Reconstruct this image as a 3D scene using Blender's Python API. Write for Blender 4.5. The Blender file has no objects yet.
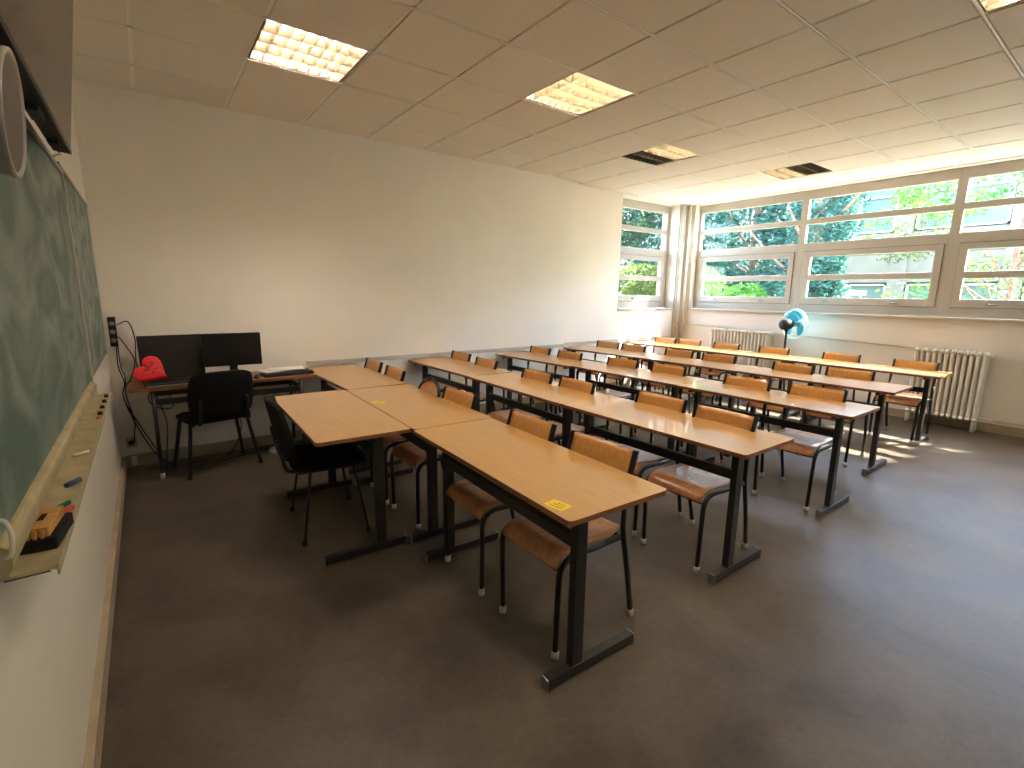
import bpy, math, random
from mathutils import Vector, Matrix, noise
random.seed(7)
scene = bpy.context.scene
COL = scene.collection
PI = math.pi

# ------------------------------------------------------------------ camera
cam_d = bpy.data.cameras.new('camera'); cam = bpy.data.objects.new('camera', cam_d); COL.objects.link(cam)
cam_d.sensor_width = 36.0; cam_d.lens = 485.74 / 1024 * 36; cam_d.clip_start = 0.02; cam_d.clip_end = 200
RX, RY, RZ = 0.1840, 0.0132, 0.9277
h = Vector((math.cos(RZ)*math.cos(RX), math.sin(RZ)*math.cos(RX), -math.sin(RX)))
r = h.cross(Vector((0, 0, 1))).normalized(); u = r.cross(h)
r2 = math.cos(RY)*r + math.sin(RY)*u; u2 = -math.sin(RY)*r + math.cos(RY)*u
m = Matrix((r2, u2, -h)).transposed().to_4x4()
m.translation = Vector((0.2507, -4.9460, 1.4491))
cam.matrix_world = m
scene.camera = cam

# ------------------------------------------------------------------ light and exposure
scene.view_settings.view_transform = 'Standard'
scene.view_settings.look = 'None'
scene.view_settings.gamma = 1.0
scene.view_settings.use_curve_mapping = False
scene.view_settings.exposure = 1.98
W = bpy.data.worlds.new('world'); scene.world = W; W.use_nodes = True
wn = W.node_tree.nodes; wl = W.node_tree.links
bg = wn['Background']; sky = wn.new('ShaderNodeTexSky')
sky.sky_type = 'NISHITA'; sky.sun_disc = False
sky.sun_elevation = math.radians(55); sky.sun_rotation = math.radians(110)
wl.new(sky.outputs[0], bg.inputs[0]); bg.inputs[1].default_value = 1.5
SUN_DIR = Vector((-1.0, 0.50, -1.18))
sd = bpy.data.lights.new('sun', 'SUN'); sd.energy = 15.0; sd.angle = math.radians(0.6); sd.color = (1.0, 0.95, 0.86)
so = bpy.data.objects.new('sun', sd); COL.objects.link(so)
so.rotation_euler = SUN_DIR.to_track_quat('-Z', 'Y').to_euler()
LAMP = 62.0        # emission of a lit fluorescent tube

H = 2.923          # ceiling height
WX = 7.65          # window wall
FX = -0.025        # blackboard wall
YR = -7.4          # rear wall behind the camera

def portal(loc, sx, sy, nrm):
    l = bpy.data.lights.new('window_portal', 'AREA'); l.shape = 'RECTANGLE'; l.size = sx; l.size_y = sy
    l.cycles.is_portal = True
    o = bpy.data.objects.new('window_portal', l); COL.objects.link(o); o.location = loc
    o.rotation_euler = Vector(nrm).to_track_quat('-Z', 'Z').to_euler()
portal((7.92, -3.33, 2.02), 6.6, 1.6, (-1, 0, 0))
portal((6.75, 0.50, 2.02), 1.35, 1.6, (0, -1, 0))

# ------------------------------------------------------------------ materials
def srgb(c):
    f = lambda v: (v/255)/12.92 if v/255 <= 0.04045 else (((v/255)+0.055)/1.055)**2.4
    return (f(c[0]), f(c[1]), f(c[2]), 1)
def mat(name, c, rough=0.5, metal=0.0, noise_scale=None, amt=0.1, bump=0.0, stretch=(1,1,1), spec=0.5, coat=0.0, c2=None, lo=.35, hi=.65, detail=4, bscale=None):
    M = bpy.data.materials.new(name); M.use_nodes = True
    n = M.node_tree.nodes; l = M.node_tree.links; b = n['Principled BSDF']
    b.inputs['Base Color'].default_value = srgb(c); b.inputs['Roughness'].default_value = rough
    b.inputs['Metallic'].default_value = metal; b.inputs['Specular IOR Level'].default_value = spec
    b.inputs['Coat Weight'].default_value = coat
    tc = n.new('ShaderNodeTexCoord'); mp = n.new('ShaderNodeMapping'); mp.inputs['Scale'].default_value = stretch
    l.new(tc.outputs['Object'], mp.inputs[0])
    if noise_scale:
        t = n.new('ShaderNodeTexNoise'); t.inputs['Scale'].default_value = noise_scale; t.inputs['Detail'].default_value = detail
        l.new(mp.outputs[0], t.inputs[0])
        cr = n.new('ShaderNodeValToRGB'); cr.color_ramp.elements[0].position = lo; cr.color_ramp.elements[1].position = hi
        a = srgb(c); k = 1-amt
        cr.color_ramp.elements[0].color = srgb(c2) if c2 else (a[0]*k, a[1]*k, a[2]*k, 1)
        cr.color_ramp.elements[1].color = a
        l.new(t.outputs[0], cr.inputs[0]); l.new(cr.outputs[0], b.inputs['Base Color'])
    if bump:
        t2 = n.new('ShaderNodeTexNoise'); t2.inputs['Scale'].default_value = bscale or (noise_scale or 50)*4; t2.inputs['Detail'].default_value = 3
        l.new(mp.outputs[0], t2.inputs[0])
        bp = n.new('ShaderNodeBump'); bp.inputs['Strength'].default_value = bump; bp.inputs['Distance'].default_value = 0.002
        l.new(t2.outputs[0], bp.inputs['Height']); l.new(bp.outputs[0], b.inputs['Normal'])
    return M
def emis(name, c, s):
    M = bpy.data.materials.new(name); M.use_nodes = True; b = M.node_tree.nodes['Principled BSDF']
    b.inputs['Base Color'].default_value = srgb(c); b.inputs['Emission Color'].default_value = srgb(c); b.inputs['Emission Strength'].default_value = s
    return M
def glass_mat(name, tint=(1,1,1)):
    M = bpy.data.materials.new(name); M.use_nodes = True; n = M.node_tree.nodes; l = M.node_tree.links
    n.remove(n['Principled BSDF']); out = n['Material Output']
    t = n.new('ShaderNodeBsdfTransparent'); t.inputs[0].default_value = (*tint, 1)
    g = n.new('ShaderNodeBsdfGlossy'); g.inputs['Roughness'].default_value = 0.02
    lw_ = n.new('ShaderNodeLayerWeight'); lw_.inputs[0].default_value = 0.5
    pw = n.new('ShaderNodeMath'); pw.operation = 'POWER'; pw.inputs[1].default_value = 4.0; l.new(lw_.outputs['Facing'], pw.inputs[0])
    f = n.new('ShaderNodeMath'); f.operation = 'MULTIPLY_ADD'; f.inputs[1].default_value = 0.08; f.inputs[2].default_value = 0.01; l.new(pw.outputs[0], f.inputs[0])
    mx = n.new('ShaderNodeMixShader'); l.new(f.outputs[0], mx.inputs[0]); l.new(t.outputs[0], mx.inputs[1]); l.new(g.outputs[0], mx.inputs[2]); l.new(mx.outputs[0], out.inputs[0])
    return M

M_wall = mat('painted_plaster', (241, 235, 223), 0.62, noise_scale=1.3, amt=0.05, bump=0.35, bscale=70)
M_wall2 = mat('painted_plaster_window_wall', (238, 231, 219), 0.6, noise_scale=1.6, amt=0.05, bump=0.25, bscale=60)
M_tile = mat('ceiling_tile', (243, 238, 227), 0.85, noise_scale=260, amt=0.10, bump=0.3, bscale=240, spec=0.2)
M_grid = mat('ceiling_grid_metal', (250, 247, 240), 0.45)
M_trim = mat('painted_trim', (196, 190, 178), 0.5, noise_scale=6, amt=0.08)
M_base = mat('baseboard_paint', (176, 162, 138), 0.55, noise_scale=8, amt=0.15)
M_winfr = mat('aluminium_window_frame', (186, 178, 166), 0.4, noise_scale=5, amt=0.04)
M_gasket = mat('black_gasket', (40, 40, 40), 0.6)
M_glass = glass_mat('window_glass', (0.97, 0.985, 0.98))
M_wood = mat('beech_laminate', (198, 151, 84), 0.3, noise_scale=5, amt=0.13, stretch=(14, 1.2, 1), coat=0.5, detail=6, lo=.3, hi=.7)
M_edge = mat('wood_edge', (138, 88, 54), 0.5, noise_scale=20, amt=0.2)
M_ply = mat('varnished_plywood', (216, 156, 84), 0.33, noise_scale=4, amt=0.18, stretch=(1, 10, 10), coat=0.3, detail=6)
M_plyw = mat('varnished_plywood_worn', (204, 140, 92), 0.33, noise_scale=4, amt=0.25, stretch=(1, 10, 10), coat=0.3, detail=6)
M_steel = mat('black_painted_steel', (20, 18, 18), 0.42, noise_scale=30, amt=0.3)
M_steel2 = mat('dark_grey_steel', (40, 37, 36), 0.4, noise_scale=20, amt=0.25)
M_cap = mat('white_plastic_cap', (205, 196, 180), 0.5)
M_fabric = mat('black_fabric', (24, 22, 24), 0.9, noise_scale=300, amt=0.4, bump=0.6, spec=0.25)
M_mesh = mat('black_mesh_fabric', (34, 31, 31), 0.85, noise_scale=200, amt=0.5, bump=0.7, spec=0.3)
M_plast = mat('black_plastic', (20, 19, 20), 0.55, noise_scale=40, amt=0.2)
M_screen = mat('dark_screen', (12, 11, 13), 0.28, spec=0.5)
M_tvscr = mat('glossy_television_screen', (44, 38, 34), 0.16, spec=0.9)
M_silver = mat('silver_plastic', (190, 188, 184), 0.3, metal=0.6)
M_chrome = mat('grey_metal', (150, 148, 144), 0.35, metal=0.8)
M_red = mat('red_heart', (236, 30, 44), 0.45, noise_scale=12, amt=0.15)
M_redd = mat('dark_red_ribbon', (170, 22, 34), 0.5)
M_paper = mat('white_paper', (238, 236, 230), 0.7)
M_yel = mat('yellow_paper', (238, 208, 30), 0.6, noise_scale=30, amt=0.08)
M_ink = mat('brown_ink', (120, 100, 20), 0.6)
M_tray = mat('chalky_tray', (190, 176, 138), 0.6, noise_scale=14, amt=0.22, bump=0.1)
M_rad = mat('radiator_enamel', (232, 227, 216), 0.42, noise_scale=9, amt=0.06)
M_pipe = mat('painted_pipe', (210, 203, 190), 0.45)
M_turq = mat('turquoise_blade', (0, 186, 222), 0.4, spec=0.3)
M_wire = mat('pale_wire', (190, 214, 216), 0.4)
M_concrete = mat('outside_wall', (130, 119, 96), 0.8, noise_scale=3, amt=0.15)
M_bark = mat('bark', (128, 98, 78), 0.9, noise_scale=20, amt=0.4, bump=0.5)
M_felt = mat('black_felt', (26, 24, 25), 0.95, noise_scale=200, amt=0.4)
M_rwood = mat('eraser_wood', (214, 160, 92), 0.55, noise_scale=10, amt=0.25, stretch=(1, 8, 1))
M_speak = mat('grey_speaker_grille', (112, 104, 98), 0.6, noise_scale=400, amt=0.35)
M_speakr = mat('pale_speaker_rim', (178, 168, 160), 0.45)
M_dark = mat('dark_void', (30, 28, 26), 0.8)
M_white = mat('white_plastic', (226, 222, 214), 0.4)
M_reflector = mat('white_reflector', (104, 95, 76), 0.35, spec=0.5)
M_tube_on = emis('lit_tube', (255, 238, 214), LAMP)
M_tube_pink = emis('lit_tube_pinkish', (255, 234, 218), LAMP)
M_tube_off = mat('unlit_tube', (214, 212, 206), 0.3)
M_grass = mat('grass', (140, 136, 112), 0.9, noise_scale=9, amt=0.4)

# green chalkboard: chalk dust in swipes
def board_mat():
    M = mat('green_chalkboard', (84, 104, 92), 0.55, noise_scale=3.2, amt=0.0, detail=6)
    n = M.node_tree.nodes; l = M.node_tree.links; b = n['Principled BSDF']
    tc = n.new('ShaderNodeTexCoord'); mp = n.new('ShaderNodeMapping'); mp.inputs['Scale'].default_value = (1, 0.7, 1.2); mp.inputs['Rotation'].default_value = (0.7, 0, 0)
    t = n.new('ShaderNodeTexNoise'); t.inputs['Scale'].default_value = 3.4; t.inputs['Detail'].default_value = 7; t.inputs['Distortion'].default_value = 1.6
    l.new(tc.outputs['Object'], mp.inputs[0]); l.new(mp.outputs[0], t.inputs[0])
    cr = n.new('ShaderNodeValToRGB'); e = cr.color_ramp.elements; e[0].position = 0.40; e[0].color = srgb((88, 112, 102)); e[1].position = 0.74; e[1].color = srgb((160, 172, 162))
    l.new(t.outputs[0], cr.inputs[0]); l.new(cr.outputs[0], b.inputs['Base Color'])
    return M
M_board = board_mat()
# linoleum floor: soft mottling and fine cloudy marks
def floor_mat():
    M = mat('linoleum', (116, 104, 92), 0.34, spec=0.2)
    n = M.node_tree.nodes; l = M.node_tree.links; b = n['Principled BSDF']
    tc = n.new('ShaderNodeTexCoord')
    t = n.new('ShaderNodeTexNoise'); t.inputs['Scale'].default_value = 2.2; t.inputs['Detail'].default_value = 8; t.inputs['Roughness'].default_value = 0.62; t.inputs['Distortion'].default_value = 0.5
    l.new(tc.outputs['Object'], t.inputs[0])
    cr = n.new('ShaderNodeValToRGB'); e = cr.color_ramp.elements; e[0].position = 0.3; e[0].color = srgb((66, 59, 50)); e[1].position = 0.7; e[1].color = srgb((97, 88, 75))
    l.new(t.outputs[0], cr.inputs[0])
    t2 = n.new('ShaderNodeTexNoise'); t2.inputs['Scale'].default_value = 45; t2.inputs['Detail'].default_value = 4
    l.new(tc.outputs['Object'], t2.inputs[0])
    mx = n.new('ShaderNodeMix'); mx.data_type = 'RGBA'; mx.blend_type = 'OVERLAY'; mx.inputs[0].default_value = 0.22
    l.new(cr.outputs[0], mx.inputs[6]); l.new(t2.outputs[1], mx.inputs[7]); 
    hs = n.new('ShaderNodeRGBToBW'); l.new(t2.outputs[0], hs.inputs[0]); l.new(hs.outputs[0], mx.inputs[7])
    l.new(mx.outputs[2], b.inputs['Base Color'])
    mr = n.new('ShaderNodeMapRange'); mr.inputs[3].default_value = 0.34; mr.inputs[4].default_value = 0.5
    l.new(t.outputs[0], mr.inputs[0]); l.new(mr.outputs[0], b.inputs['Roughness'])
    return M
M_floor = floor_mat()
def leaf_mat(name, c, c2, tr=0.35):
    M = mat(name, c, 0.5, noise_scale=2.5, c2=c2)
    n = M.node_tree.nodes; l = M.node_tree.links; b = n['Principled BSDF']; out = n['Material Output']
    t = n.new('ShaderNodeBsdfTranslucent'); mx = n.new('ShaderNodeMixShader'); mx.inputs[0].default_value = tr
    cr = [x for x in n if x.type == 'VALTORGB'][0]; l.new(cr.outputs[0], t.inputs[0])
    l.new(b.outputs[0], mx.inputs[1]); l.new(t.outputs[0], mx.inputs[2]); l.new(mx.outputs[0], out.inputs[0])
    return M
M_leafA = leaf_mat('conifer_leaf', (66, 116, 98), (30, 66, 58))
M_leafB = leaf_mat('bright_leaf', (92, 142, 44), (48, 100, 30), 0.5)
M_leafC = leaf_mat('yellow_green_leaf', (116, 124, 50), (70, 88, 34), 0.5)
M_leafD = leaf_mat('dark_leaf', (66, 92, 56), (26, 46, 30))

# ------------------------------------------------------------------ mesh helper
class MB:
    def __init__(s): s.v = []; s.f = []; s.sm = []; s.mi = []; s.cur = 0
    def add(s, vs, fs, smooth=False):
        o = len(s.v); s.v += [tuple(v) for v in vs]
        for f in fs: s.f.append([i+o for i in f]); s.sm.append(smooth); s.mi.append(s.cur)
        return s
    def box(s, a, b, rot=None, c=None):
        x0, y0, z0 = a; x1, y1, z1 = b
        if x0 > x1: x0, x1 = x1, x0
        if y0 > y1: y0, y1 = y1, y0
        if z0 > z1: z0, z1 = z1, z0
        vs = [Vector(p) for p in ((x0,y0,z0),(x1,y0,z0),(x1,y1,z0),(x0,y1,z0),(x0,y0,z1),(x1,y0,z1),(x1,y1,z1),(x0,y1,z1))]
        if rot is not None:
            cc = Vector(c) if c is not None else sum(vs, Vector())/8
            vs = [cc + rot @ (v-cc) for v in vs]
        return s.add(vs, [(0,3,2,1),(4,5,6,7),(0,1,5,4),(1,2,6,5),(2,3,7,6),(3,0,4,7)])
    def rbox(s, a, b, r, axis='z', n=3):
        # box with rounded corners in the plane across `axis`
        ax = 'xyz'.index(axis); i, j = [k for k in range(3) if k != ax]
        if ax == 1: i, j = 2, 0
        pts = []
        for (cx, cy, a0) in ((b[i]-r, b[j]-r, 0), (a[i]+r, b[j]-r, 90), (a[i]+r, a[j]+r, 180), (b[i]-r, a[j]+r, 270)):
            for k in range(n+1):
                t = math.radians(a0 + 90*k/n); pts.append((cx+r*math.cos(t), cy+r*math.sin(t)))
        return s.prism(pts, i, j, ax, a[ax], b[ax])
    def prism(s, pts, i, j, ax, z0, z1):
        vs = []
        for z in (z0, z1):
            for p in pts:
                v = [0, 0, 0]; v[i] = p[0]; v[j] = p[1]; v[ax] = z; vs.append(v)
        n = len(pts)
        fs = [list(range(n))[::-1], list(range(n, 2*n))] + [(k, (k+1) % n, n+(k+1) % n, n+k) for k in range(n)]
        return s.add(vs, fs)
    def tube(s, path, r, n=8, flat=None, caps=True, up=None):
        # path of points; r number or list; flat=(a,b) half sizes makes a flattened section
        P = [Vector(p) for p in path]; rings = []
        prev = None
        for k, p in enumerate(P):
            t = (P[min(k+1, len(P)-1)] - P[max(k-1, 0)]).normalized()
            if prev is None:
                ref = Vector(up) if up else (Vector((0, 1, 0)) if abs(t.y) < 0.9 else Vector((1, 0, 0)))
                a = (ref - t*ref.dot(t)).normalized()
            else: a = (prev - t*prev.dot(t)).normalized()
            prev = a; b = t.cross(a)
            rr = r[k] if isinstance(r, (list, tuple)) else r
            ra, rb = (flat if flat else (rr, rr))
            rings.append([p + a*ra*math.cos(2*PI*q/n) + b*rb*math.sin(2*PI*q/n) for q in range(n)])
        vs = [v for g in rings for v in g]; fs = []
        for k in range(len(P)-1):
            for q in range(n): fs.append((k*n+q, k*n+(q+1) % n, (k+1)*n+(q+1) % n, (k+1)*n+q))
        s.add(vs, fs, True)
        if caps:
            o = len(s.v)-len(vs)
            s.f += [[o+q for q in range(n)][::-1], [o+(len(P)-1)*n+q for q in range(n)]]; s.sm += [False, False]; s.mi += [s.cur]*2
        return s
    def bar(s, a, b, w, d, up=(0, 0, 1)):
        # rectangular bar from a to b
        a = Vector(a); b = Vector(b); t = (b-a).normalized(); x = Vector(up).cross(t)
        if x.length < 1e-4: x = Vector((1, 0, 0)).cross(t)
        x.normalize(); y = t.cross(x); vs = []
        for p in (a, b):
            for sx, sy in ((-1,-1),(1,-1),(1,1),(-1,1)): vs.append(p + x*sx*w/2 + y*sy*d/2)
        return s.add(vs, [(0,3,2,1),(4,5,6,7),(0,1,5,4),(1,2,6,5),(2,3,7,6),(3,0,4,7)])
    def lathe(s, prof, n=24, c=(0,0,0), axis=(0,0,1)):
        q = Vector((0,0,1)).rotation_difference(Vector(axis).normalized()); c = Vector(c); vs = []; fs = []
        for (rr, z) in prof:
            for k in range(n): vs.append(c + q @ Vector((rr*math.cos(2*PI*k/n), rr*math.sin(2*PI*k/n), z)))
        for i in range(len(prof)-1):
            for k in range(n): fs.append((i*n+k, i*n+(k+1) % n, (i+1)*n+(k+1) % n, (i+1)*n+k))
        return s.add(vs, fs, True)
    def grid(s, fn, nu, nv, smooth=True):
        vs = [fn(i/nu, j/nv) for j in range(nv+1) for i in range(nu+1)]
        fs = [(j*(nu+1)+i, j*(nu+1)+i+1, (j+1)*(nu+1)+i+1, (j+1)*(nu+1)+i) for j in range(nv) for i in range(nu)]
        return s.add(vs, fs, smooth)
    def slab(s, fn, nu, nv, th):
        # curved sheet with thickness, normal from finite differences
        N = []
        def nrm(a, b):
            e = 1e-3; p = Vector(fn(min(a+e,1), b)) - Vector(fn(max(a-e,0), b)); q = Vector(fn(a, min(b+e,1))) - Vector(fn(a, max(b-e,0)))
            return p.cross(q).normalized()
        top = []; bot = []
        for j in range(nv+1):
            for i in range(nu+1):
                a, b = i/nu, j/nv; p = Vector(fn(a, b)); n_ = nrm(a, b); top.append(p+n_*th/2); bot.append(p-n_*th/2)
        k = len(top); w = nu+1; fs = []
        for j in range(nv):
            for i in range(nu):
                fs.append((j*w+i, j*w+i+1, (j+1)*w+i+1, (j+1)*w+i)); fs.append((k+j*w+i, k+(j+1)*w+i, k+(j+1)*w+i+1, k+j*w+i+1))
        s.add(top+bot, fs, True)
        o = len(s.v)-2*k; E = []
        for i in range(nu): E += [(i+1, i, k+i, k+i+1), (nv*w+i, nv*w+i+1, k+nv*w+i+1, k+nv*w+i)]
        for j in range(nv): E += [(j*w, (j+1)*w, k+(j+1)*w, k+j*w), ((j+1)*w+nu, j*w+nu, k+j*w+nu, k+(j+1)*w+nu)]
        for e in E: s.f.append([o+q for q in e]); s.sm.append(False); s.mi.append(s.cur)
        return s
    def build(s, name, mats, parent=None, bevel=0):
        me = bpy.data.meshes.new(name); me.from_pydata(s.v, [], s.f)
        if not isinstance(mats, (list, tuple)): mats = [mats]
        for q in mats: me.materials.append(q)
        me.polygons.foreach_set('use_smooth', s.sm); me.polygons.foreach_set('material_index', s.mi); me.update()
        o = bpy.data.objects.new(name, me); COL.objects.link(o)
        if parent is not None: o.parent = parent
        if bevel:
            b = o.modifiers.new('bevel', 'BEVEL'); b.width = bevel; b.segments = 2; b.limit_method = 'ANGLE'; b.angle_limit = math.radians(40)
        return o
def tag(o, label=None, cat=None, group=None, kind=None):
    if label: o['label'] = label
    if cat: o['category'] = cat
    if group: o['group'] = group
    if kind: o['kind'] = kind
    return o
def thing(name, label, cat, loc=(0,0,0), rz=0, group=None):
    o = bpy.data.objects.new(name, None); COL.objects.link(o); o.location = loc; o.rotation_euler = (0, 0, rz); o.empty_display_size = 0.1
    return tag(o, label, cat, group)
def struct(name, mb, mats, label=None, bevel=0):
    return tag(mb.build(name, mats, None, bevel), label, None, None, 'structure')
def dup(root, loc, rz, label, group=None, name=None):
    kids = {}
    for o in list(COL.objects):
        if o.parent is not None: kids.setdefault(o.parent.name, []).append(o)
    def rec(o, par):
        c = o.copy(); COL.objects.link(c); c.parent = par
        for k in kids.get(o.name, []): rec(k, c)
        return c
    c = rec(root, None); c.location = loc; c.rotation_euler = (0, 0, rz); tag(c, label, None, group)
    return c
def part_label(o, t): o['label'] = t; return o
def arc(p0, p1, p2, n=6):
    p0, p1, p2 = map(Vector, (p0, p1, p2))
    return [(1-t)**2*p0 + 2*t*(1-t)*p1 + t*t*p2 for t in [k/n for k in range(n+1)]]
def spline(pts, n=6):
    P = [Vector(p) for p in pts]; P = [2*P[0]-P[1]] + P + [2*P[-1]-P[-2]]; out = []
    for k in range(1, len(P)-2):
        for i in range(n):
            t = i/n; a, b, c, d = P[k-1:k+3]
            out.append(0.5*((2*b) + (c-a)*t + (2*a-5*b+4*c-d)*t*t + (3*b-a-3*c+d)*t**3))
    out.append(P[-2]); return out

# ------------------------------------------------------------------ room shell
struct('floor', MB().box((FX-0.3, YR-0.3, -0.12), (WX+0.4, 0.45, 0)), M_floor, 'brown grey mottled linoleum floor')
# side wall: plane y=0 up to the jog, then y=0.12 with a window opening
SY = 0.125
wl_ = MB()
wl_.box((FX-0.3, 0, 0), (4.84, 0.45, H+0.2))
wl_.box((4.84, SY, 0), (6.05, 0.45, H+0.2))
wl_.box((6.05, SY, 0), (7.45, 0.45, 1.215))
wl_.box((6.05, SY, 2.905), (7.45, 0.45, H+0.2))
wl_.box((7.45, SY, 0), (WX+0.4, 0.45, H+0.2))
struct('wall_left', wl_, M_wall, 'long cream plaster wall beside the ends of the desk rows')
wf = MB().box((FX-0.3, YR-0.3, 0), (FX, 0, H+0.2))
struct('wall_front', wf, M_wall, 'cream wall carrying the green chalkboard')
ww = MB()
ww.box((WX, YR, 0), (WX+0.24, SY, 1.215)); ww.box((WX, -0.045, 1.215), (WX+0.24, SY, H+0.2)); ww.box((WX, YR, 1.215), (WX+0.24, -6.63, H+0.2))
ww.box((WX, -6.63, 2.905), (WX+0.24, -0.045, H+0.2))
struct('wall_right', ww, M_wall2, 'cream wall below the wide band of windows')
struct('wall_back', MB().box((FX-0.3, YR-0.3, 0), (WX+0.4, YR, H+0.2)), M_wall, 'cream wall behind the viewer')
# ceiling: tiles drop a few mm below the grid bars
GX, GY = 2.739, -3.518
cb = MB(); cb.cur = 1
cb.box((FX, YR, H+0.13), (WX, SY, H+0.2))
for i in range(-5, 10): 
    x = GX+0.6*i
    if FX < x < WX: cb.box((x-0.012, YR, H+0.010), (x+0.012, SY if x > 4.84 else 0, H+0.03))
for j in range(-7, 8):
    y = GY+0.6*j
    if YR < y < 0.0: cb.box((FX, y-0.006, H-0.003), (WX, y+0.006, H+0.03))
cb.cur = 0
lamps = [(-3, 3), (0, 2), (3, 3), (6, 2), (1, -2), (-3, -2), (4, -2), (-1, -5), (3, -5)]
for i in range(-5, 9):
    for j in range(-7, 7):
        x0 = max(GX+0.6*i+0.012, FX); x1 = min(GX+0.6*(i+1)-0.012, WX); y0 = max(GY+0.6*j+0.012, YR); y1 = min(GY+0.6*(j+1)-0.012, SY if x0 > 4.84 else 0.0)
        if x1-x0 < 0.02 or y1-y0 < 0.02: continue
        if (i, j) in lamps: continue
        cb.box((x0, y0, H-0.002), (x1, y1, H+0.018))
struct('ceiling', cb, [M_tile, M_grid], 'suspended ceiling of square cream tiles in a metal grid')

# trims and baseboards
b = MB()
b.box((FX+0.02, -0.014, 0), (4.84, 0, 0.10)); b.box((4.84, SY-0.014, 0), (7.45, SY, 0.10)); b.box((4.84, 0, 0), (4.854, SY-0.014, 0.1))
struct('baseboard_left', b, M_base, 'painted baseboard along the side wall')
struct('baseboard_front', MB().box((FX, YR, 0), (0.0, -0.014, 0.095)), M_base, 'painted baseboard under the chalkboard')
struct('baseboard_right', MB().box((WX-0.015, YR, 0), (WX, 0.1, 0.10)), M_base, 'painted baseboard under the windows')
b = MB().box((1.45, -0.012, 0.735), (4.84, 0, 0.775)); b.box((4.84, SY-0.012, 0.735), (7.4, SY, 0.775)); b.box((4.84, 0, 0.735), (4.852, SY-0.012, 0.775))
struct('trim_1', b, M_trim, 'thin grey protective rail on the side wall at desk height')
struct('trim_2', MB().box((FX, -0.02, 0.1), (0.014, 0, H-0.004)), M_wall, 'narrow cable trunking in the corner by the computers')
struct('trim_3', MB().box((WX-0.055, -6.63, 1.215), (WX+0.10, -0.05, 1.245)), M_winfr, 'pale sill ledge under the wide windows', 0.004)
struct('trim_4', MB().box((6.05, SY-0.02, 1.215), (7.45, 0.30, 1.24)), M_winfr, 'pale sill ledge under the narrow side window', 0.004)
struct('trim_5', MB().box((7.452, SY-0.008, 0), (7.47, SY, H)), M_trim, 'thin vertical moulding on the corner pillar')

# ------------------------------------------------------------------ windows (local: x along the wall, -y towards the room)
def make_window(name, w, fl, fr, label, loc, rz):
    z0, z1 = 1.245, 2.905
    t = thing(name, label, 'window', loc, rz); t['kind'] = 'structure'; del t['category']
    sx0, sx1 = fl+0.025, w-fr-0.025            # sash outer
    f = MB(); d0, d1 = -0.035, 0.035
    f.box((0, d0, z0), (fl, d1, z1)); f.box((w-fr, d0, z0), (w, d1, z1))
    f.box((fl, d0, 2.785), (w-fr, d1, z1)); f.box((fl, d0, 2.452), (w-fr, d1, 2.523)); f.box((fl, d0, 2.085), (w-fr, d1, 2.196))
    f.box((fl, d0, z0), (w-fr, d1, 1.352)); f.box((fl, d0, 1.352), (sx0-0.004, d1, 2.085)); f.box((sx1+0.004, d0, 1.352), (w-fr, d1, 2.085))
    f.build('frame', M_winfr, t, 0.003)
    g = MB(); g.box((sx0-0.004, -0.026, 1.352), (sx0, 0.0, 2.085)); g.box((sx1, -0.026, 1.352), (sx1+0.004, 0, 2.085)); g.box((sx0, -0.026, 2.0805), (sx1, 0, 2.085)); g.box((sx0, -0.026, 1.352), (sx1, 0, 1.357))
    g.build('gasket', M_gasket, t)
    s = MB(); e0, e1 = -0.045, 0.02
    s.box((sx0, e0, 1.357), (sx0+0.075, e1, 2.08)); s.box((sx1-0.075, e0, 1.357), (sx1, e1, 2.08))
    for a, b_ in ((1.357, 1.45), (1.687, 1.763), (2.008, 2.08)): s.box((sx0+0.075, e0, a), (sx1-0.075, e1, b_))
    sh = s.build('sash', M_winfr, t, 0.004)
    for a, b_ in ((2.523, 2.785), (2.196, 2.452)): MB().box((fl, 0.0, a), (w-fr, 0.005, b_)).build('pane', M_glass, t)
    for a, b_ in ((1.763, 2.008), (1.45, 1.687)): MB().box((sx0+0.075, -0.012, a), (sx1-0.075, -0.007, b_)).build('pane', M_glass, sh)
    for k in ((0.22, 0.72) if w > 1.5 else (0.35,)):
        x = sx0 + (sx1-sx0)*k
        q = MB(); q.box((x-0.025, -0.057, 1.385), (x+0.025, -0.045, 1.415)); q.box((x-0.012, -0.078, 1.392), (x+0.012, -0.057, 1.408)); q.bar((x-0.005, -0.082, 1.398), (x+0.075, -0.084, 1.388), 0.012, 0.014)
        q.build('handle', M_chrome, sh, 0.002)
    return t
wx = 7.80
edges = [-0.048, -1.683, -3.332, -4.98, -6.628]
lab = ['wide window nearest the room corner, bright green bush outside', 'second wide window from the room corner, right behind the fan', 'third wide window from the corner, above the right radiator', 'wide window furthest from the corner']
for k in range(4):
    # placed so that local +x runs along world -y and local -y faces the room
    make_window('window_%d' % (k+2), edges[k]-edges[k+1], 0.045, 0.045, lab[k], (wx, edges[k], 0), -PI/2)
make_window('window_1', 1.40, 0.09, 0.075, 'narrow window in the side wall beside the corner pillar', (6.05, 0.335, 0), 0)
# jambs around the frames outside are the wall itself

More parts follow.
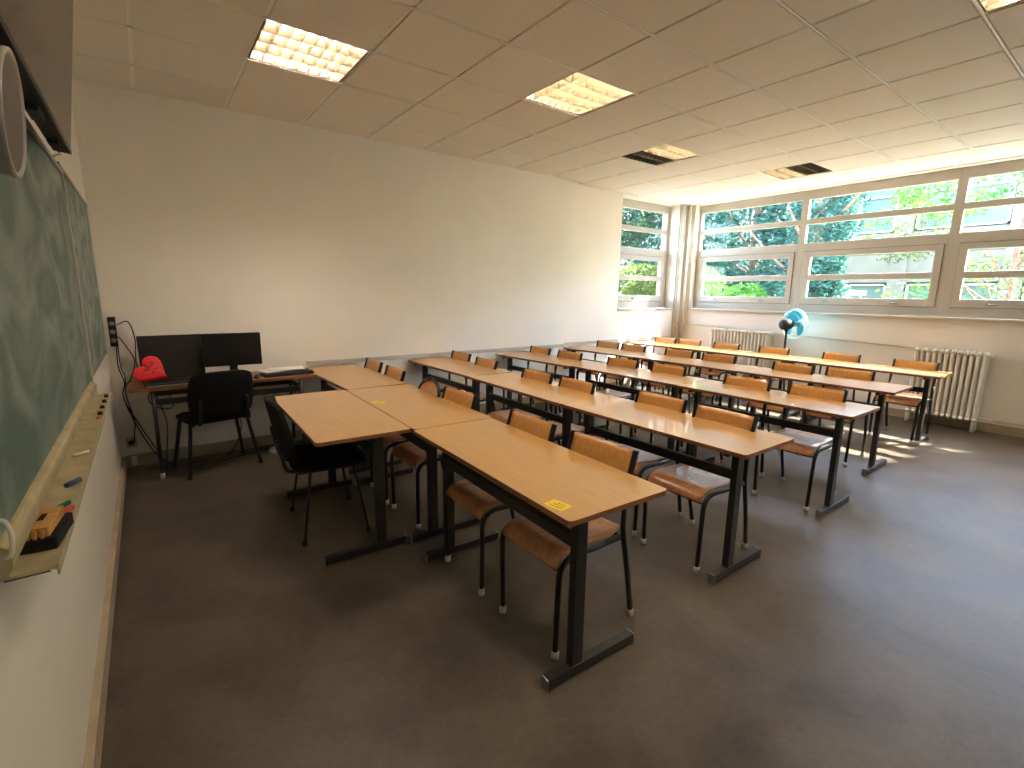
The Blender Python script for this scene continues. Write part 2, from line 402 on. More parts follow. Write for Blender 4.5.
# ------------------------------------------------------------------ desks
def make_table():
    L, D = 1.278, 0.50
    t = thing('school_desk', '', 'desk')
    # local: x 0..D from the viewer side to the chair side, y 0..L
    m_ = MB(); m_.rbox((0, 0, 0.6985), (D, L, 0.7195), 0.02, 'z', 4); m_.mi = [1]*len(m_.mi)
    m_.mi[1] = 0
    m_.build('tabletop', [M_wood, M_edge], t, 0.0015)
    for y in (0.115, L-0.115):
        p = MB(); p.box((0.125, y-0.0175, 0.05), (0.18, y+0.0175, 0.675)); p.bar((0.03, y, 0.6865), (0.47, y, 0.6865), 0.03, 0.023)
        p.build('leg', M_steel2, t, 0.003)
        q = MB(); q.box((0.012, y-0.02, 0.012), (0.468, y+0.02, 0.0495)); f_ = q.build('foot', M_steel2, t, 0.002)
        for x0, x1 in ((0.006, 0.013), (0.467, 0.474)):
            c = MB().box((x0, y-0.0195, 0.0), (x1, y+0.0195, 0.0495)); part_label(c.build('end_cap', M_chrome, f_, 0.002), 'pale end cap of the foot bar')
    q = MB(); q.box((0.128, 0.135, 0.53), (0.158, L-0.135, 0.58)); q.build('crossbar', M_steel2, t, 0.003)
    return t
row_x = [[1.290, 1.352, 1.412], [2.433, 2.442, 2.500], [3.720, 3.735, 3.705], [4.916, 4.911, 4.908], [6.250, 6.262, 6.280]]
row_y = [-3.884, -3.866, -3.864, -3.744, -3.73]
row_end = [-0.004, -0.004, -0.004, 0.10, 0.10]
rown = ['front row', 'second row', 'third row', 'fourth row', 'last row by the windows']
pos3 = ['the one nearest the viewer', 'the middle one', 'the one against the side wall']
proto_t = make_table(); first = True
tables = []
for k in range(5):
    for q in range(3):
        y = row_y[k] + q*1.2815
        if y+1.278 > row_end[k]-0.008: y = row_end[k]-0.008-1.278
        lb = 'wood-topped desk of the %s, %s' % (rown[k], pos3[q])
        nxt = row_x[k][min(q+1, 2)] - row_x[k][q]
        rz = -math.atan2(nxt*0.8 if k < 2 else 0.0, 1.28)
        if k == 2 and q == 2: rz = 0.05; y -= 0.030
        if k == 3 and q == 2: rz = 0.035
        if k == 0 and q == 0: lb = 'nearest wood-topped desk of the front row, yellow sticker on its near corner'
        if first: o = proto_t; o.location = (row_x[k][q], y, 0); o.rotation_euler = (0, 0, rz); tag(o, lb, 'desk', 'wood-topped desks in five rows'); first = False
        else: o = dup(proto_t, (row_x[k][q], y, 0), rz, lb)
        tables.append(o)
# the extra desk pushed against the front row, turned round
o = dup(proto_t, (1.396, -1.300, 0), PI-math.radians(2.1), 'wood-topped desk pushed against the front row beside the black mesh-back chair')

# ------------------------------------------------------------------ school chairs (local: faces -x)
def make_chair(rounded=False):
    t = thing('school_chair', '', 'chair')
    prof = [(-0.216, 0.390), (-0.213, 0.403), (-0.204, 0.420), (-0.188, 0.434), (-0.162, 0.444), (-0.12, 0.447), (-0.02, 0.444), (0.08, 0.440), (0.14, 0.446), (0.17, 0.455)]
    def seat(a, b):
        k = b*(len(prof)-1); i = min(int(k), len(prof)-2); f = k-i
        x = prof[i][0]*(1-f)+prof[i+1][0]*f; z = prof[i][1]*(1-f)+prof[i+1][1]*f
        wy = 0.176 if x < 0.1 else 0.176-0.02*(x-0.1)/0.07
        return (x, (a*2-1)*wy, z - 0.006*(1-(2*a-1)**2)*(1 if x > -0.15 else 0.2))
    s = MB(); s.slab(seat, 8, 18, 0.010); s.build('seat', M_plyw, t)
    z0, z1 = 0.652, 0.795
    if not rounded:
        def back(a, b): 
            z = z0+(z1-z0)*b; y = (a*2-1)*0.182; return (0.168+0.045*(z-0.655)/0.15+0.018*(1-(2*a-1)**2), y, z)
        MB().slab(back, 10, 5, 0.010).build('backrest', M_ply, t)
    else:
        def back(a, b):
            y = (a*2-1)*0.165; top = 0.70 + 0.105*math.sqrt(max(0, 1-(abs(y)/0.172)**2.2)); z = 0.62+(top-0.62)*b
            return (0.163+0.05*(z-0.62)/0.2+0.012*(1-(2*a-1)**2), y, z)
        MB().slab(back, 14, 6, 0.010).build('backrest', M_ply, t)
    for sgn in (-1, 1):
        y1, y0 = sgn*0.188, sgn*0.180
        p = [Vector((-0.212, y0, 0.026)), Vector((-0.214, y1, 0.33))] + arc((-0.214, y1, 0.345), (-0.214, y1, 0.424), (-0.13, y1, 0.428), 6) + [Vector((0.0, y1, 0.424)), Vector((0.142, y1, 0.428))]
        lg = MB().tube(p, 0.0122, 8).build('leg', M_steel, t)
        MB().lathe([(0.0, 0.0), (0.0165, 0.0), (0.0165, 0.028), (0.0122, 0.034)], 10, (-0.212, y0, 0)).build('foot_cap', M_cap, lg)
        p = [Vector((0.250, y0, 0.026)), Vector((0.205, y1, 0.22)), Vector((0.165, y1, 0.40)), Vector((0.156, y1, 0.46)), Vector((0.157, y1, 0.56)), Vector((0.170, y1, 0.66)), Vector((0.21, y1, 0.793))]
        if rounded:
            pa = p[:-1] + [Vector((0.176, y1*0.97, 0.70))] + [Vector((0.178+0.036*math.sin(PI/2*k/5), y1*math.cos(PI/2*k/5.0), 0.70+0.118*math.sin(PI/2*k/5))) for k in range(1, 6)]
            lg = MB().tube(pa, 0.0122, 8).build('leg', M_steel, t)
        else:
            mb = MB().tube(p[:5], 0.0122, 8); mb.tube([p[4], p[5], p[6], Vector((0.2120, y1, 0.800))], 0.012, 8, flat=(0.0115, 0.0165), up=(0, 1, 0)); lg = mb.build('leg', M_steel, t)
        MB().lathe([(0.0, 0.0), (0.0165, 0.0), (0.0165, 0.028), (0.0122, 0.034)], 10, (0.250, y0, 0)).build('foot_cap', M_cap, lg)
    MB().tube([(0.150, -0.18, 0.423), (0.150, 0.18, 0.423)], 0.009, 8).build('stretcher', M_steel, t); MB().tube([(-0.206, -0.185, 0.388), (-0.206, 0.185, 0.388)], 0.009, 8).build('stretcher', M_steel, t)
    return t
chairs = {
 0: [(1.975, -0.42), (1.94, -1.0), None, (1.900, -2.168), (1.862, -2.972), (1.862, -3.492)],
 1: [(3.03, -0.29), (2.957, -0.90), (2.90, -1.78), (2.885, -2.27), (2.945, -3.01), (2.90, -3.477)],
 2: [(4.145, -0.33), (4.127, -0.885), (4.188, -1.625), (4.20, -2.165), (4.148, -2.957), (4.19, -3.473)],
 3: [(5.45, -0.28), (5.42, -0.745), (5.44, -1.43), (5.41, -1.98), (5.36, -2.78), (5.45, -3.26)],
 4: [(6.80, -0.245), (6.83, -0.65), (6.80, -1.26), (6.80, -1.92), (6.84, -2.695), (6.78, -3.404)]}
ordn = ['nearest the side wall', 'second from the side wall', 'third from the side wall', 'fourth from the side wall', 'next to the aisle-end chair', 'at the aisle end']
chair_row = ['front row of desks', 'second row of desks', 'third row of desks', 'fourth row of desks', 'last row of desks']
proto_c = make_chair(); first = True
for k in range(5):
    for q, c in enumerate(chairs[k]):
        if c is None: continue
        lb = 'plywood school chair behind the %s, %s' % (chair_row[k], ordn[q])
        rz = random.uniform(-0.05, 0.05)
        if first: proto_c.location = (c[0]-0.21, c[1], 0); proto_c.rotation_euler = (0, 0, rz); tag(proto_c, lb, 'chair', 'plywood school chairs behind the desks'); first = False
        else: dup(proto_c, (c[0]-0.21, c[1], 0), rz, lb)
rc = make_chair(True); rc.location = (1.69, -1.735, 0); rc.rotation_euler = (0, 0, math.radians(-5))
tag(rc, 'plywood school chair with a rounded arched backrest behind the front row', 'chair', 'plywood school chairs behind the desks')

# ------------------------------------------------------------------ black padded chairs (local: faces +y)
def make_visitor(meshback):
    t = thing('padded_chair', '', 'chair')
    def seat(z):
        def f(a, b):
            x = (a*2-1); y = (b*2-1); k = 1-0.10*abs(x)**3*0-0.0
            rx = 0.235*(1-0.10*(abs(y)**4)); ry = 0.215*(1-0.12*(abs(x)**4))
            edge = max(abs(x), abs(y))
            return (x*rx, y*ry, z*(1 if z < 0 else 1)*0 + (0.430 if z < 0 else 0.478 - 0.022*edge**4 + (-0.012*b**3)))
        return f
    s = MB(); s.grid(seat(1), 10, 10)
    n0 = len(s.v); fb = seat(-1); s.grid(lambda a, b: fb(1-a, b), 10, 10)
    ring_t = [i for i in range(11)] + [j*11+10 for j in range(1, 11)] + [110+i for i in range(9, -1, -1)] + [j*11 for j in range(9, 0, -1)]
    ring_b = [n0 + (i//11)*11 + (10-i % 11) for i in ring_t]
    for k in range(len(ring_t)):
        a, b_ = ring_t[k], ring_t[(k+1) % len(ring_t)]; c, d = ring_b[(k+1) % len(ring_t)], ring_b[k]
        s.f.append([b_, a, d, c]); s.sm.append(True); s.mi.append(0)
    s.build('seat', M_fabric, t)
    def back(a, b):
        x = a*2-1; z = 0.475+0.36*b; w = 0.232*(1-0.10*abs(b*2-1)**3)
        zz = z - (0.03*abs(x)**4 if b > 0.5 else 0)*(b*2-1 if b > .5 else 0) + (0.02*abs(x)**4*(1-2*b) if b < 0.5 else 0)
        return (x*w, -0.215-0.11*b**1.2*0.55-0.05*(1-x*x)+0.02, zz)
    MB().slab(back, 14, 10, 0.030).build('backrest', M_mesh if meshback else M_fabric, t, 0.008)
    for sx in (-1, 1):
        for sy in (-1, 1):
            top = Vector((sx*0.205, sy*0.12, 0.427)); bot = Vector((sx*0.264, sy*0.184, 0.012))
            p = [bot, bot*0.5+top*0.5, top*0.94+bot*0.06, top]
            lg = MB().tube(p, 0.011, 8, flat=(0.009, 0.0145)).build('leg', M_steel, t)
            MB().lathe([(0, 0), (0.016, 0), (0.016, 0.022), (0.011, 0.026)], 10, (bot.x, bot.y, 0)).build('foot_cap', M_plast, lg)
    f = MB()
    for sx in (-1, 1):
        f.tube([(sx*0.205, -0.19, 0.419), (sx*0.205, 0.17, 0.419)], 0.011, 8)
        f.tube(spline([(sx*0.17, -0.15, 0.419), (sx*0.17, -0.235, 0.43), (sx*0.17, -0.258, 0.50), (sx*0.165, -0.28, 0.62)], 5), 0.011, 8)
    f.tube([(-0.2, -0.15, 0.419), (0.2, -0.15, 0.419)], 0.010, 8); f.tube([(-0.2, 0.12, 0.419), (0.2, 0.12, 0.419)], 0.010, 8)
    f.build('frame', M_steel, t)
    return t
v1 = make_visitor(False); v1.location = (0.614, -0.373, 0); v1.rotation_euler = (0, 0, math.radians(13))
tag(v1, 'black padded chair drawn up to the computer desk', 'chair', 'black padded chairs')
v2 = make_visitor(True); v2.location = (1.065, -1.915, 0); v2.rotation_euler = (0, 0, math.radians(-95.6))
tag(v2, 'black mesh-back chair tucked under the extra desk at the front', 'chair', 'black padded chairs')

# ------------------------------------------------------------------ computer desk
d = thing('computer_desk', 'small wooden desk with dark metal legs carrying the computers', 'desk', (0.09, -0.50, 0))
m_ = MB(); m_.box((0, 0, 0.695), (1.33, 0.465, 0.7195)); m_.build('tabletop', M_edge, d, 0.002)
for x in (0.14, 1.19):
    for y in (0.02, 0.42):
        lg = MB().tube([(x, y, 0.02), (x, y, 0.6945)], 0.014, 10).build('leg', M_steel2, d)
        part_label(MB().lathe([(0, 0), (0.017, 0), (0.017, 0.045), (0.014, 0.05)], 12, (x, y, 0)).build('foot_cap', M_silver, lg), 'silver foot of the leg')
f = MB(); f.box((0.14, 0.012, 0.585), (1.19, 0.032, 0.63)); f.box((0.14, 0.41, 0.585), (1.19, 0.43, 0.63)); f.box((0.13, 0.02, 0.60), (0.15, 0.42, 0.63)); f.box((1.18, 0.02, 0.60), (1.20, 0.42, 0.63))
f.build('rail', M_steel2, d, 0.002)
DT = 0.7205
# laptop with its lid up
lp = thing('laptop', 'large open black laptop behind the red heart, at the left of the desk', 'laptop', (0.398, -0.33, DT), math.radians(4))
q = MB(); q.box((-0.215, -0.15, 0), (0.215, 0.13, 0.020)); q.build('base', M_plast, lp, 0.003)
part_label(MB().box((-0.213, -0.1535, 0.006), (0.213, -0.1505, 0.014)).build('edge_strip', M_silver, lp), 'silver strip along the front edge')
kb = MB()
for i in range(14):
    for j in range(5): kb.box((-0.19+i*0.027, -0.03+j*0.026, 0.0205), (-0.19+i*0.027+0.022, -0.03+j*0.026+0.021, 0.0235))
kb.build('keyboard', M_dark, lp)
R_ = Matrix.Rotation(math.radians(-14), 3, 'X')
q = MB(); q.box((-0.215, 0.118, 0.022), (0.215, 0.132, 0.372), R_, (0, 0.125, 0.022)); q.build('lid', M_plast, lp, 0.004)
q = MB(); q.box((-0.198, 0.1165, 0.045), (0.198, 0.1179, 0.357), R_, (0, 0.125, 0.022)); q.build('screen', M_screen, lp)
# monitor
mo = thing('monitor', 'black flat computer monitor on a stand, right of the laptop', 'monitor', (0.80, -0.30, DT), math.radians(-3))
q = MB(); q.rbox((-0.215, -0.02, 0.105), (0.215, 0.015, 0.375), 0.006, 'y'); q.build('bezel', M_plast, mo, 0.002)
MB().box((-0.205, -0.0215, 0.118), (0.205, -0.0202, 0.366)).build('screen', M_screen, mo)
q = MB(); q.box((-0.03, 0.016, 0.012), (0.03, 0.034, 0.22)); q.build('stand_neck', M_plast, mo, 0.003)
q = MB(); q.rbox((-0.11, -0.07, 0), (0.11, 0.09, 0.012), 0.03, 'z'); q.build('stand_base', M_plast, mo, 0.002)
# keyboard, paper, clutter
kbt = thing('keyboard', 'dark grey keyboard lying at the right end of the computer desk', 'keyboard', (1.20, -0.365, DT), math.radians(4))
MB().box((-0.205, -0.08, 0), (0.205, 0.075, 0.024)).build('case', M_plast, kbt, 0.005)
q = MB()
for i in range(17):
    for j in range(6): q.box((-0.195+i*0.023, -0.07+j*0.0235, 0.0245), (-0.195+i*0.023+0.019, -0.07+j*0.0235+0.019, 0.030))
q.build('keys', M_steel2, kbt)
def sheet(name, label, c, rz, w, l, z, group):
    t = MB(); R0 = random.random()*9
    def fn(a, b): return ((a-0.5)*w, (b-0.5)*l, 0.0012+0.004*abs(math.sin(3*a+R0)*(b-0.3)))
    t.slab(fn, 8, 6, 0.001); o_ = t.build(name, M_paper); o_.location = (c[0], c[1], z); o_.rotation_euler = (0, 0, rz); tag(o_, label, 'paper', group)
sheet('paper_sheet', 'lower white paper sheet lying on the keyboard on the computer desk', (1.14, -0.27), 0.3, 0.297, 0.21, DT+0.032, 'papers on the computer desk')
sheet('paper_sheet', 'topmost white paper sheet at the right end of the computer desk', (1.21, -0.275), -0.1, 0.297, 0.2, DT+0.040, 'papers on the computer desk')
ms = MB()
def mouse(a, b):
    th = a*2*PI; ph = b*PI/2; return (0.03*math.cos(th)*math.cos(ph), 0.05*math.sin(th)*math.cos(ph), 0.032*math.sin(ph))
ms.grid(mouse, 16, 8); o_ = ms.build('computer_mouse', M_plast); o_.location = (0.95, -0.43, DT); tag(o_, 'black computer mouse in front of the monitor', 'mouse')
bx = thing('adapter', 'small grey adapter box under the left edge of the monitor', 'adapter', (0.665, -0.40, DT), 0.4)
MB().rbox((-0.05, -0.03, 0), (0.05, 0.03, 0.032), 0.008, 'z').build('case', M_chrome, bx, 0.003)
MB().tube(spline([(0.05, 0, 0.015), (0.09, 0.02, 0.03), (0.11, -0.03, 0.012), (0.05, -0.05, 0.008), (0.0, -0.045, 0.006)], 6), 0.003, 6).build('cord', M_plast, bx)

# red heart leaning on the laptop
hs = []
for k in range(40):
    t = 2*PI*k/40; hs.append((16*math.sin(t)**3/17.0, (13*math.cos(t)-5*math.cos(2*t)-2*math.cos(3*t)-math.cos(4*t))/17.0))
ht = thing('heart_box', 'bright red heart-shaped box propped on the laptop', 'decoration', (0, 0, 0))
def heart(mb, sc, z0, z1, bulge=0):
    for (zz) in (0,): pass
    n = len(hs); vs = []; fs = []
    lv = [(1.0, z0), (1.0, z1-0.008), (0.94, z1), (0.5, z1+bulge), (0.0, z1+bulge*1.3)]
    for s_, z in lv:
        for (a, b_) in hs: vs.append((a*sc*s_, b_*sc*s_ - 0.0, z))
    for i in range(len(lv)-1):
        for k in range(n): fs.append((i*n+k, (i*n+(k+1) % n), (i+1)*n+(k+1) % n, (i+1)*n+k))
    fs.append(list(range(n))[::-1]); mb.add(vs, fs, False); return mb
hb = heart(MB(), 0.118, 0, 0.035, 0.012); hb.build('box', M_red, ht, 0.002)
sc_ = MB()
for pts in ([(-0.04, 0.01), (-0.03, 0.035), (-0.02, 0.0), (-0.01, 0.03), (0.0, 0.0)], [(0.01, 0.025), (0.02, 0.0), (0.035, 0.03), (0.045, 0.005)], [(-0.03, -0.03), (0.0, -0.02), (0.03, -0.035)]):
    sc_.tube(spline([(a, b_, 0.0405+0.012*(1-max(abs(a), abs(b_))*8)) for a, b_ in pts], 4), 0.0035, 6)
sc_.build('ornament', M_redd, ht)
# heart face turned to the room, tip pointing down and to the right
ht.matrix_world = Matrix.Translation((0.236, -0.455, 0.842)) @ Matrix.Rotation(math.radians(8), 4, 'Z') @ Matrix.Rotation(math.radians(55), 4, 'X') @ Matrix.Rotation(math.radians(52), 4, 'Z')

# corner power strip, sockets, cords
ps = thing('power_strip', 'black power strip hanging on the wall in the corner', 'power strip', (0.028, -0.022, 0))
MB().box((-0.024, -0.022, 1.0), (0.024, 0.018, 1.23)).build('case', M_plast, ps, 0.004)
for k in range(3):
    MB().lathe([(0.0, 0.003), (0.012, 0.003), (0.016, 0.004), (0.018, 0)], 12, (0.0, -0.0225, 1.05+0.065*k), (0, -1, 0)).build('socket', M_chrome, ps)
so_ = thing('wall_socket', 'cream wall socket box near the floor in the corner', 'socket', (0.05, -0.002, 0))
MB().rbox((-0.035, -0.03, 0.17), (0.035, 0, 0.25), 0.012, 'y').build('cover', M_tray, so_, 0.003)
MB().lathe([(0, 0.002), (0.02, 0.002), (0.022, 0)], 14, (0, -0.031, 0.21), (0, -1, 0)).build('socket_hole', M_dark, so_)
so2 = thing('junction_box', 'small white junction box on the baseboard in the corner', 'socket', (0.055, -0.016, 0))
MB().box((-0.02, -0.03, 0.02), (0.02, 0, 0.09)).build('cover', M_white, so2, 0.003)
cab = [
 [(0.06, -0.05, 1.17), (0.13, -0.05, 1.19), (0.16, -0.07, 1.05), (0.15, -0.09, 0.86), (0.19, -0.14, 0.745)],
 [(0.058, -0.06, 1.08), (0.10, -0.08, 1.0), (0.14, -0.08, 0.88), (0.10, -0.07, 0.74), (0.04, -0.06, 0.62), (0.10, -0.05, 0.35), (0.20, -0.06, 0.10), (0.3, -0.12, 0.006)],
 [(0.04, -0.055, 1.01), (0.035, -0.09, 0.85), (0.06, -0.10, 0.72), (0.045, -0.14, 0.60), (0.12, -0.16, 0.38), (0.23, -0.20, 0.12), (0.26, -0.22, 0.006)],
 [(0.05, -0.06, 1.04), (0.05, -0.12, 0.86), (0.07, -0.13, 0.76), (0.06, -0.08, 0.60), (0.09, -0.05, 0.40), (0.08, -0.05, 0.30), (0.07, -0.06, 0.22)],
 [(0.30, -0.005-0.02, 0.69), (0.36, -0.09, 0.5), (0.28, -0.06, 0.47), (0.20, -0.09, 0.55), (0.22, -0.07, 0.66)],
 [(0.25, -0.08, 0.6), (0.30, -0.12, 0.35), (0.27, -0.3, 0.10), (0.3, -0.35, 0.006), (0.5, -0.3, 0.006), (0.8, -0.22, 0.006), (1.1, -0.12, 0.006)],
 [(0.76, -0.06, 0.68), (0.80, -0.08, 0.42), (0.84, -0.1, 0.28), (0.80, -0.12, 0.12), (0.70, -0.16, 0.008), (0.5, -0.2, 0.006), (0.12, -0.16, 0.006)]]
cabl = ['black cord looping from the top of the power strip to the laptop', 'long black cord hanging from the power strip to the floor', 'black cord falling from the bottom of the power strip to the desk foot', 'black cord running down from the power strip to the wall socket', 'black cord coiled under the left end of the computer desk', 'black cord lying on the floor along the side wall', 'black cord arching down behind the padded chair under the computer desk']
for p, lb in zip(cab, cabl):
    o_ = MB().tube(spline(p, 8), 0.0045, 6).build('electric_cable', M_plast)
    tag(o_, lb, 'cable', 'black cables around the computer desk')
pb = MB(); pb.lathe([(0.0, 0.0), (0.105, 0.0), (0.108, 0.012), (0.095, 0.028), (0.05, 0.045), (0.03, 0.055), (0.0, 0.056)], 28)
fs_ = thing('floor_stand', 'round white stand base on the floor right of the computer desk', 'stand', (1.13, -0.245, 0))
pb.build('base', M_white, fs_); MB().tube([(0, 0, 0.054), (0, 0, 0.32)], 0.013, 10).build('post', M_plast, fs_)

# ------------------------------------------------------------------ chalkboard, tray and what lies in it
cbx = thing('chalkboard', 'long green chalkboard on the left wall', 'chalkboard', (0, 0, 0))
MB().box((FX+0.002, -6.2, 1.06), (0.032, -2.22, 1.895)).build('main_panel', M_board, cbx)
MB().box((FX+0.002, -2.195, 1.045), (0.026, -0.93, 1.93)).build('side_panel', M_board, cbx)
MB().box((FX+0.002, -6.2, 1.895), (0.040, -2.215, 1.912)).build('top_rail', M_chrome, cbx, 0.002); MB().box((FX+0.002, -2.20, 1.93), (0.032, -0.925, 1.945)).build('top_rail', M_chrome, cbx, 0.002)
for a_, b_ in (((FX+0.002, -2.219, 1.03), (0.041, -2.208, 1.912)), ((FX+0.002, -0.93, 1.03), (0.034, -0.918, 1.945))):
    part_label(MB().box(a_, b_).build('edge_strip', M_white, cbx, 0.001), 'white vertical edging strip')
f = MB(); f.rbox((0.006, -3.93, 1.005), (0.046, -2.22, 1.056), 0.018, 'y', 4); part_label(f.build('bottom_rail', M_tray, cbx), 'cream rounded bottom rail')
f = MB(); f.box((-0.004, -2.222, 1.0), (0.052, -2.19, 1.045)); f.build('rail_stop', M_white, cbx, 0.004)
f = MB(); f.tube(spline([(0.035, -2.45, 1.913), (0.05, -2.42, 1.93), (0.055, -2.385, 1.94), (0.045, -2.36, 1.955)], 4), 0.004, 6); f.build('hook', M_chrome, cbx)
f = MB()
f.tube(spline([(0.034, -3.925, 1.035), (0.046, -3.93, 1.04), (0.050, -3.93, 1.07), (0.046, -3.93, 1.095), (0.034, -3.925, 1.10)], 4), 0.0035, 8)
part_label(f.build('pull_handle', M_white, cbx), 'white pull handle')
tr = thing('chalk_tray', 'cream metal chalk tray fixed under the chalkboard', 'tray', (0, 0, 0))
TZ = 0.922
q = MB(); q.box((FX+0.002, -3.74, TZ-0.006), (0.066, -1.76, TZ)); q.box((FX+0.002, -3.74, TZ), (0.0, -1.76, 1.0)); q.box((0.064, -3.74, TZ-0.018), (0.068, -1.76, TZ+0.004))
q.build('trough', M_tray, tr, 0.001)
for y in (-3.70, -2.6, -1.85): MB().box((FX+0.01, y-0.01, TZ-0.022), (0.05, y+0.01, TZ-0.0065)).build('bracket', M_steel2, tr)
def chalk(col, nm, a, b, lab, r_=0.0055):
    o_ = MB().tube([a, b], r_, 10).build('chalk_stick', mat('chalk_'+nm, col, 0.95)); tag(o_, lab, 'chalk', 'chalk sticks in the tray')
zc = TZ+0.0062
chalk((60, 130, 70), 'green', (0.014, -3.45, zc), (0.052, -3.39, zc), 'green chalk stick beside the eraser in the chalk tray')
chalk((214, 84, 60), 'red', (0.048, -3.475, zc), (0.060, -3.43, zc), 'red chalk stick at the outer lip beside the eraser')
chalk((72, 92, 120), 'blue', (0.034, -3.255, zc+.001), (0.058, -3.215, zc+.001), 'thick blue grey chalk stick in the chalk tray', 0.0068)
chalk((226, 220, 190), 'white', (0.020, -2.95, zc), (0.058, -2.92, zc), 'white chalk stick lying alone in the middle of the chalk tray')
chalk((200, 120, 70), 'orange', (0.050, -2.40, zc), (0.058, -2.36, zc), 'small orange chalk stub at the far end of the tray')
for k in range(4): 
    o_ = MB().rbox((0.045, -0.012, 0), (0.0605, 0.012, 0.012), 0.003, 'z').build('chalk_clip', M_plast); o_.location = (0, -2.30+0.14*k, TZ+0.0045*0+0.0005)
    tag(o_, 'dark stub on the tray lip, %s from the far end of the chalk tray' % ('fourth', 'third', 'second', 'first')[k], 'chalk', 'dark stubs at the far end of the tray')
er = thing('board_eraser', 'wooden board eraser with black felt at the near end of the tray', 'eraser', (0.032, -3.585, TZ+0.001), math.radians(-6))
q = MB(); q.rbox((-0.03, -0.07, 0), (0.034, 0.066, 0.026), 0.006, 'z'); part_label(q.build('felt', M_felt, er, 0.003), 'black felt pad')
q = MB(); q.rbox((-0.028, -0.06, 0.0262), (0.022, 0.06, 0.046), 0.004, 'z')
for k in range(4): q.rbox((-0.024+0.011*k, -0.068, 0.0262), (-0.018+0.011*k, -0.0605, 0.044), 0.001, 'z')
q.build('wooden_back', M_rwood, er, 0.002)
MB().box((-0.006, -0.015, 0.0464), (0.004, 0.02, 0.0474)).build('stamp', M_dark, er)

# ------------------------------------------------------------------ television and round speaker
tv = thing('television', 'wall-mounted flat television tilted down above the chalkboard', 'television', (0, 0, 0))
tilt = Matrix.Rotation(math.radians(7.3), 3, 'Y')
pc = (0.105, -3.355, 1.875)
q = MB(); q.box((0.062, -3.985, 1.875), (0.104, -2.728, 2.60), tilt, pc); q.build('housing', M_plast, tv, 0.004)
q = MB(); q.box((0.1045, -3.975, 1.888), (0.106, -2.738, 2.59), tilt, pc); q.build('screen', M_tvscr, tv)
q = MB(); q.box((0.1045, -3.985, 1.875), (0.1075, -2.728, 1.887), tilt, pc); q.build('bezel', M_steel, tv)
q = MB(); q.box((FX+0.001, -3.6, 2.0), (-0.01, -3.1, 2.4)); q.box((-0.012, -3.5, 1.98), (0.07, -3.46, 2.02)); q.box((-0.012, -3.24, 1.98), (0.07, -3.2, 2.02)); q.box((-0.012, -3.5, 2.33), (0.10, -3.46, 2.37)); q.box((-0.012, -3.24, 2.33), (0.10, -3.2, 2.37))
q.build('wall_bracket', M_steel2, tv)
for a_, b_ in (((0.07, -2.93, 1.862), (0.095, -2.88, 1.874)), ((0.07, -3.28, 1.858), (0.095, -3.18, 1.874))): MB().box(a_, b_).build('latch', M_plast, tv, 0.002)
sp = thing('round_speaker', 'round grey speaker with a pale rim in front of the chalkboard', 'speaker', (0.122, -3.875, 1.70))
ax = Vector((math.cos(math.radians(5)), 0, -math.sin(math.radians(5))))
MB().lathe([(0.0, -0.03), (0.07, -0.03), (0.085, -0.024), (0.086, -0.006), (0.089, -0.004), (0.089, 0.002), (0.083, 0.002), (0.081, -0.001)], 40, (0, 0, 0), ax).build('rim', M_speakr, sp)
MB().lathe([(0.082, -0.001), (0.05, 0.0005), (0.0, 0.001)], 40, (0, 0, 0), ax).build('grille', M_speak, sp)
MB().lathe([(0.0, -0.078), (0.02, -0.078), (0.02, -0.03), (0.0, -0.03)], 16, (0, 0, 0), ax).build('mount', M_steel2, sp)

# ------------------------------------------------------------------ radiators
def radiator(y0, n, pitch, z1, label):
    t = thing('radiator', label, 'radiator', (7.53, y0, 0), 0, 'cast iron radiators under the windows')
    pr = None
    for k in range(n):
        y = -(k+0.5)*pitch; z0 = 0.11; hw = pitch*0.36
        if k == 0 or pr is None:
            s = MB()
            for xx in (-0.055, 0.0, 0.055):
                s.tube([(xx, 0, z0+0.04), (xx, 0, z1-0.05)], 0.0, 8, flat=(hw, 0.021), up=(0, 1, 0), caps=False)
            for zc_, sg in ((z1-0.045, 1), (z0+0.045, -1)):
                pts = [Vector((-0.078+0.156*q/12, 0, zc_+sg*0.036*math.sqrt(max(0, 1-(2*q/12-1)**4))*0.6)) for q in range(13)]
                s.tube(pts, 0.0, 8, flat=(hw, 0.024), up=(0, 1, 0))
                s.tube([(0, -pitch/2, zc_), (0, pitch/2, zc_)], 0.022, 8)
            o_ = s.build('section', M_rad, t); pr = o_
        else:
            o_ = pr.copy(); COL.objects.link(o_); o_.parent = t
        o_.location = (0, y, 0)
    for yy in (-pitch*0.5, -(n-0.5)*pitch):
        for xx in (-0.055, 0.055): MB().tube([(xx, yy, 0.0), (xx, yy, 0.16)], [0.019, 0.014], 8).build('foot', M_rad, t)
    q = MB(); q.tube([(0, -n*pitch, z1-0.045), (0, -n*pitch-0.03, z1-0.045)], 0.016, 8); q.tube([(0, -n*pitch, 0.155), (0, -n*pitch-0.06, 0.155), (0.02, -n*pitch-0.09, 0.14), (0.06, -n*pitch-0.1, 0.14)], 0.012, 8)
    q.build('valve', M_rad, t)
    return t
radiator(-0.60, 17, 0.054, 0.955, 'long white cast iron radiator behind the fan, near the corner')
radiator(-3.215, 12, 0.0535, 0.895, 'white cast iron radiator at the far right by the last desk')
